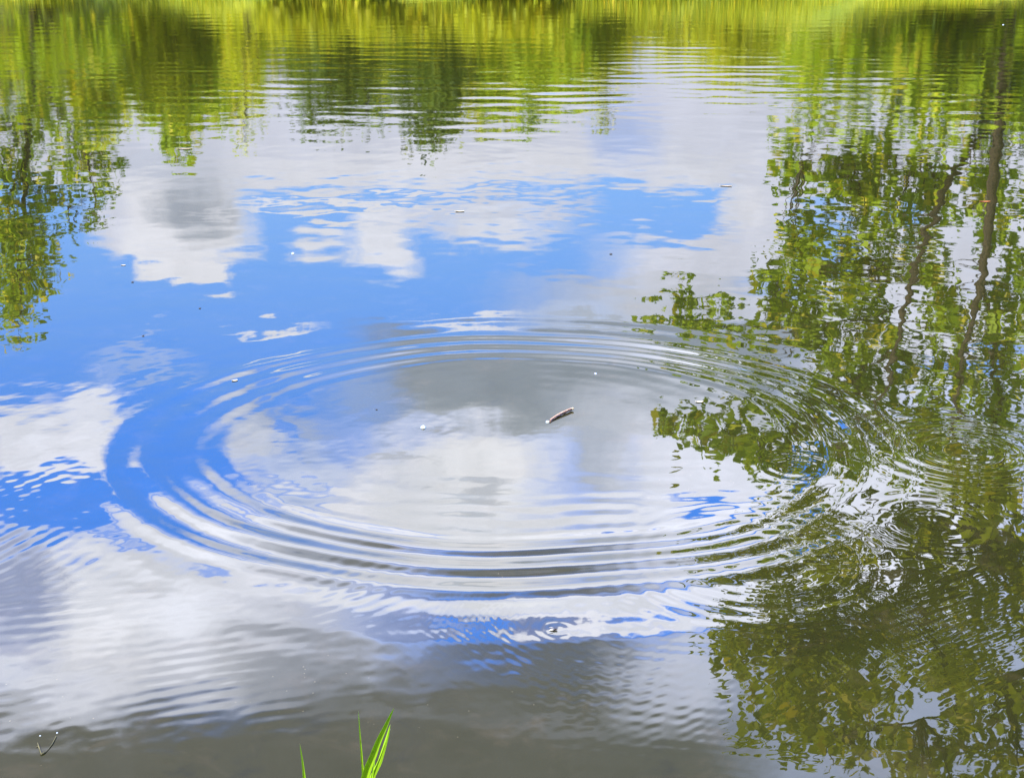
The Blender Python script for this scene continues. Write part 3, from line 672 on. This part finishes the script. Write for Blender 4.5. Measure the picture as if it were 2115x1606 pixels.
# grass at the near edge
M_BLADE, N, b = new_mat('fresh_grass_blade')
at = N.add('ShaderNodeAttribute', attribute_name='along'); tcn = N.add('ShaderNodeTexCoord'); ri = N.add('ShaderNodeAttribute', attribute_name='across')
c = N.mix(at.outputs['Fac'], (.36, .54, .010, 1), (.19, .40, .016, 1)); c = N.mix(N.rng(at.outputs['Fac'], .93, 1.), c, (.30, .28, .16, 1))
vein = N.math('PINGPONG', N.math('MULTIPLY', ri.outputs['Fac'], 5.), .5)
c = N.mix(N.math('MULTIPLY', vein, .45), c, (.24, .36, .05, 1))
bn = N.noise(tcn.outputs['Object'], 38., 5, .65); c = N.mix(N.rng(bn, .55, .72), c, (.10, .17, .012, 1)); c = N.mix(N.rng(N.noise(tcn.outputs['Object'], 90., 4, .7), .62, .70), c, (.26, .20, .07, 1)); N.l.new(c, b.inputs['Base Color']); b.inputs['Roughness'].default_value = .42
tr = N.add('ShaderNodeBsdfTranslucent'); N.l.new(c, tr.inputs[0]); mx = N.add('ShaderNodeMixShader'); mx.inputs[0].default_value = .35
N.l.new(b.outputs[0], mx.inputs[1]); N.l.new(tr.outputs[0], mx.inputs[2]); N.l.new(mx.outputs[0], N.n['Material Output'].inputs[0])
def at_depth(px, py, Y):
    x, y, z = ray(px, py); t = Y / y; return Vector((x * t, Y, CAM_H + z * t))
def blade(root, pts, width, fold=.25, twist=0.):
    n = 28; P = []
    for i in range(n):                                   # Catmull-Rom through the points
        t = i / (n - 1) * (len(pts) - 1); j = min(int(t), len(pts) - 2); f = t - j
        a = pts[max(j - 1, 0)]; b_ = pts[j]; c_ = pts[j + 1]; d = pts[min(j + 2, len(pts) - 1)]
        P.append(.5 * ((2 * b_) + (c_ - a) * f + (2 * a - 5 * b_ + 4 * c_ - d) * f * f + (3 * b_ - a - 3 * c_ + d) * f ** 3))
    V, F, al, ac = [], [], [], []; k = 6
    for i, q in enumerate(P):
        t = i / (n - 1); w = width * (1 - max(0, (t - .35) / .65) ** 1.6) * (.75 + .25 * min(1, t * 4)) + .0002
        d = (P[min(i + 1, n - 1)] - P[max(i - 1, 0)]).normalized(); view = Vector((math.sin(twist + t * .5), -math.cos(twist + t * .5), .35))
        s = d.cross(view).normalized(); nn = s.cross(d).normalized()
        for j in range(k + 1):
            u = j / k * 2 - 1; V.append(tuple(q + s * u * w * .5 + nn * (abs(u)) * w * fold)); al.append(t); ac.append((u + 1) / 2)
    m_ = len(V)
    for j_ in range(m_): V.append(tuple(Vector(V[j_]) + Vector((0, .0004, -.0002)))); al.append(al[j_]); ac.append(ac[j_])
    for i in range(n - 1):
        for j in range(k):
            a_ = i * (k + 1) + j; F.append((a_, a_ + 1, a_ + k + 2, a_ + k + 1)); F.append((m_ + a_ + k + 1, m_ + a_ + k + 2, m_ + a_ + 1, m_ + a_))
    mesh_np('blade', V, F, M_BLADE, root, attrs={'along': al, 'across': ac})
YG = 2.12
def tuft(label, blades, bx_, group='grass at the near edge'):
    base = Vector((bx_, YG, float(ground_z(np.array(bx_), np.array(YG))) )); root = empty('grass_tuft', base); tag(root, label, 'grass', group)
    for (pix, width, oy, fold, tw) in blades:
        pts = [at_depth(px, py, YG + oy) for px, py in pix]
        first = pts[0]; foot = Vector((base.x + (first.x - base.x) * .35 , YG + oy * .5, base.z - .05))
        mid = foot.lerp(first, .55) + Vector((0, 0, .02))
        blade(root, [foot, mid] + pts, width, fold, tw)
tuft('bright green upright grass tuft with overlapping blades at the bottom edge', [
    ([(748, 1640), (772, 1552), (797, 1495), (814, 1460)], .0165, 0., .22, .2),
    ([(762, 1640), (785, 1570), (800, 1520), (806, 1495)], .0100, .012, -.2, -.5),
    ([(757, 1640), (768, 1602), (785, 1562), (798, 1527)], .0082, -.018, .3, .6),
    ([(764, 1640), (768, 1605), (775, 1565)], .0070, -.03, .2, -.3),
    ([(752, 1640), (747, 1565), (743, 1512), (740, 1466)], .0046, .02, .2, .1)], at_depth(755, 1700, YG).x)
tuft('single thin grass blade at the bottom edge, left of the bright tuft', [([(630, 1640), (626, 1585), (619, 1534)], .0068, 0., .2, .1)], at_depth(634, 1700, YG).x)
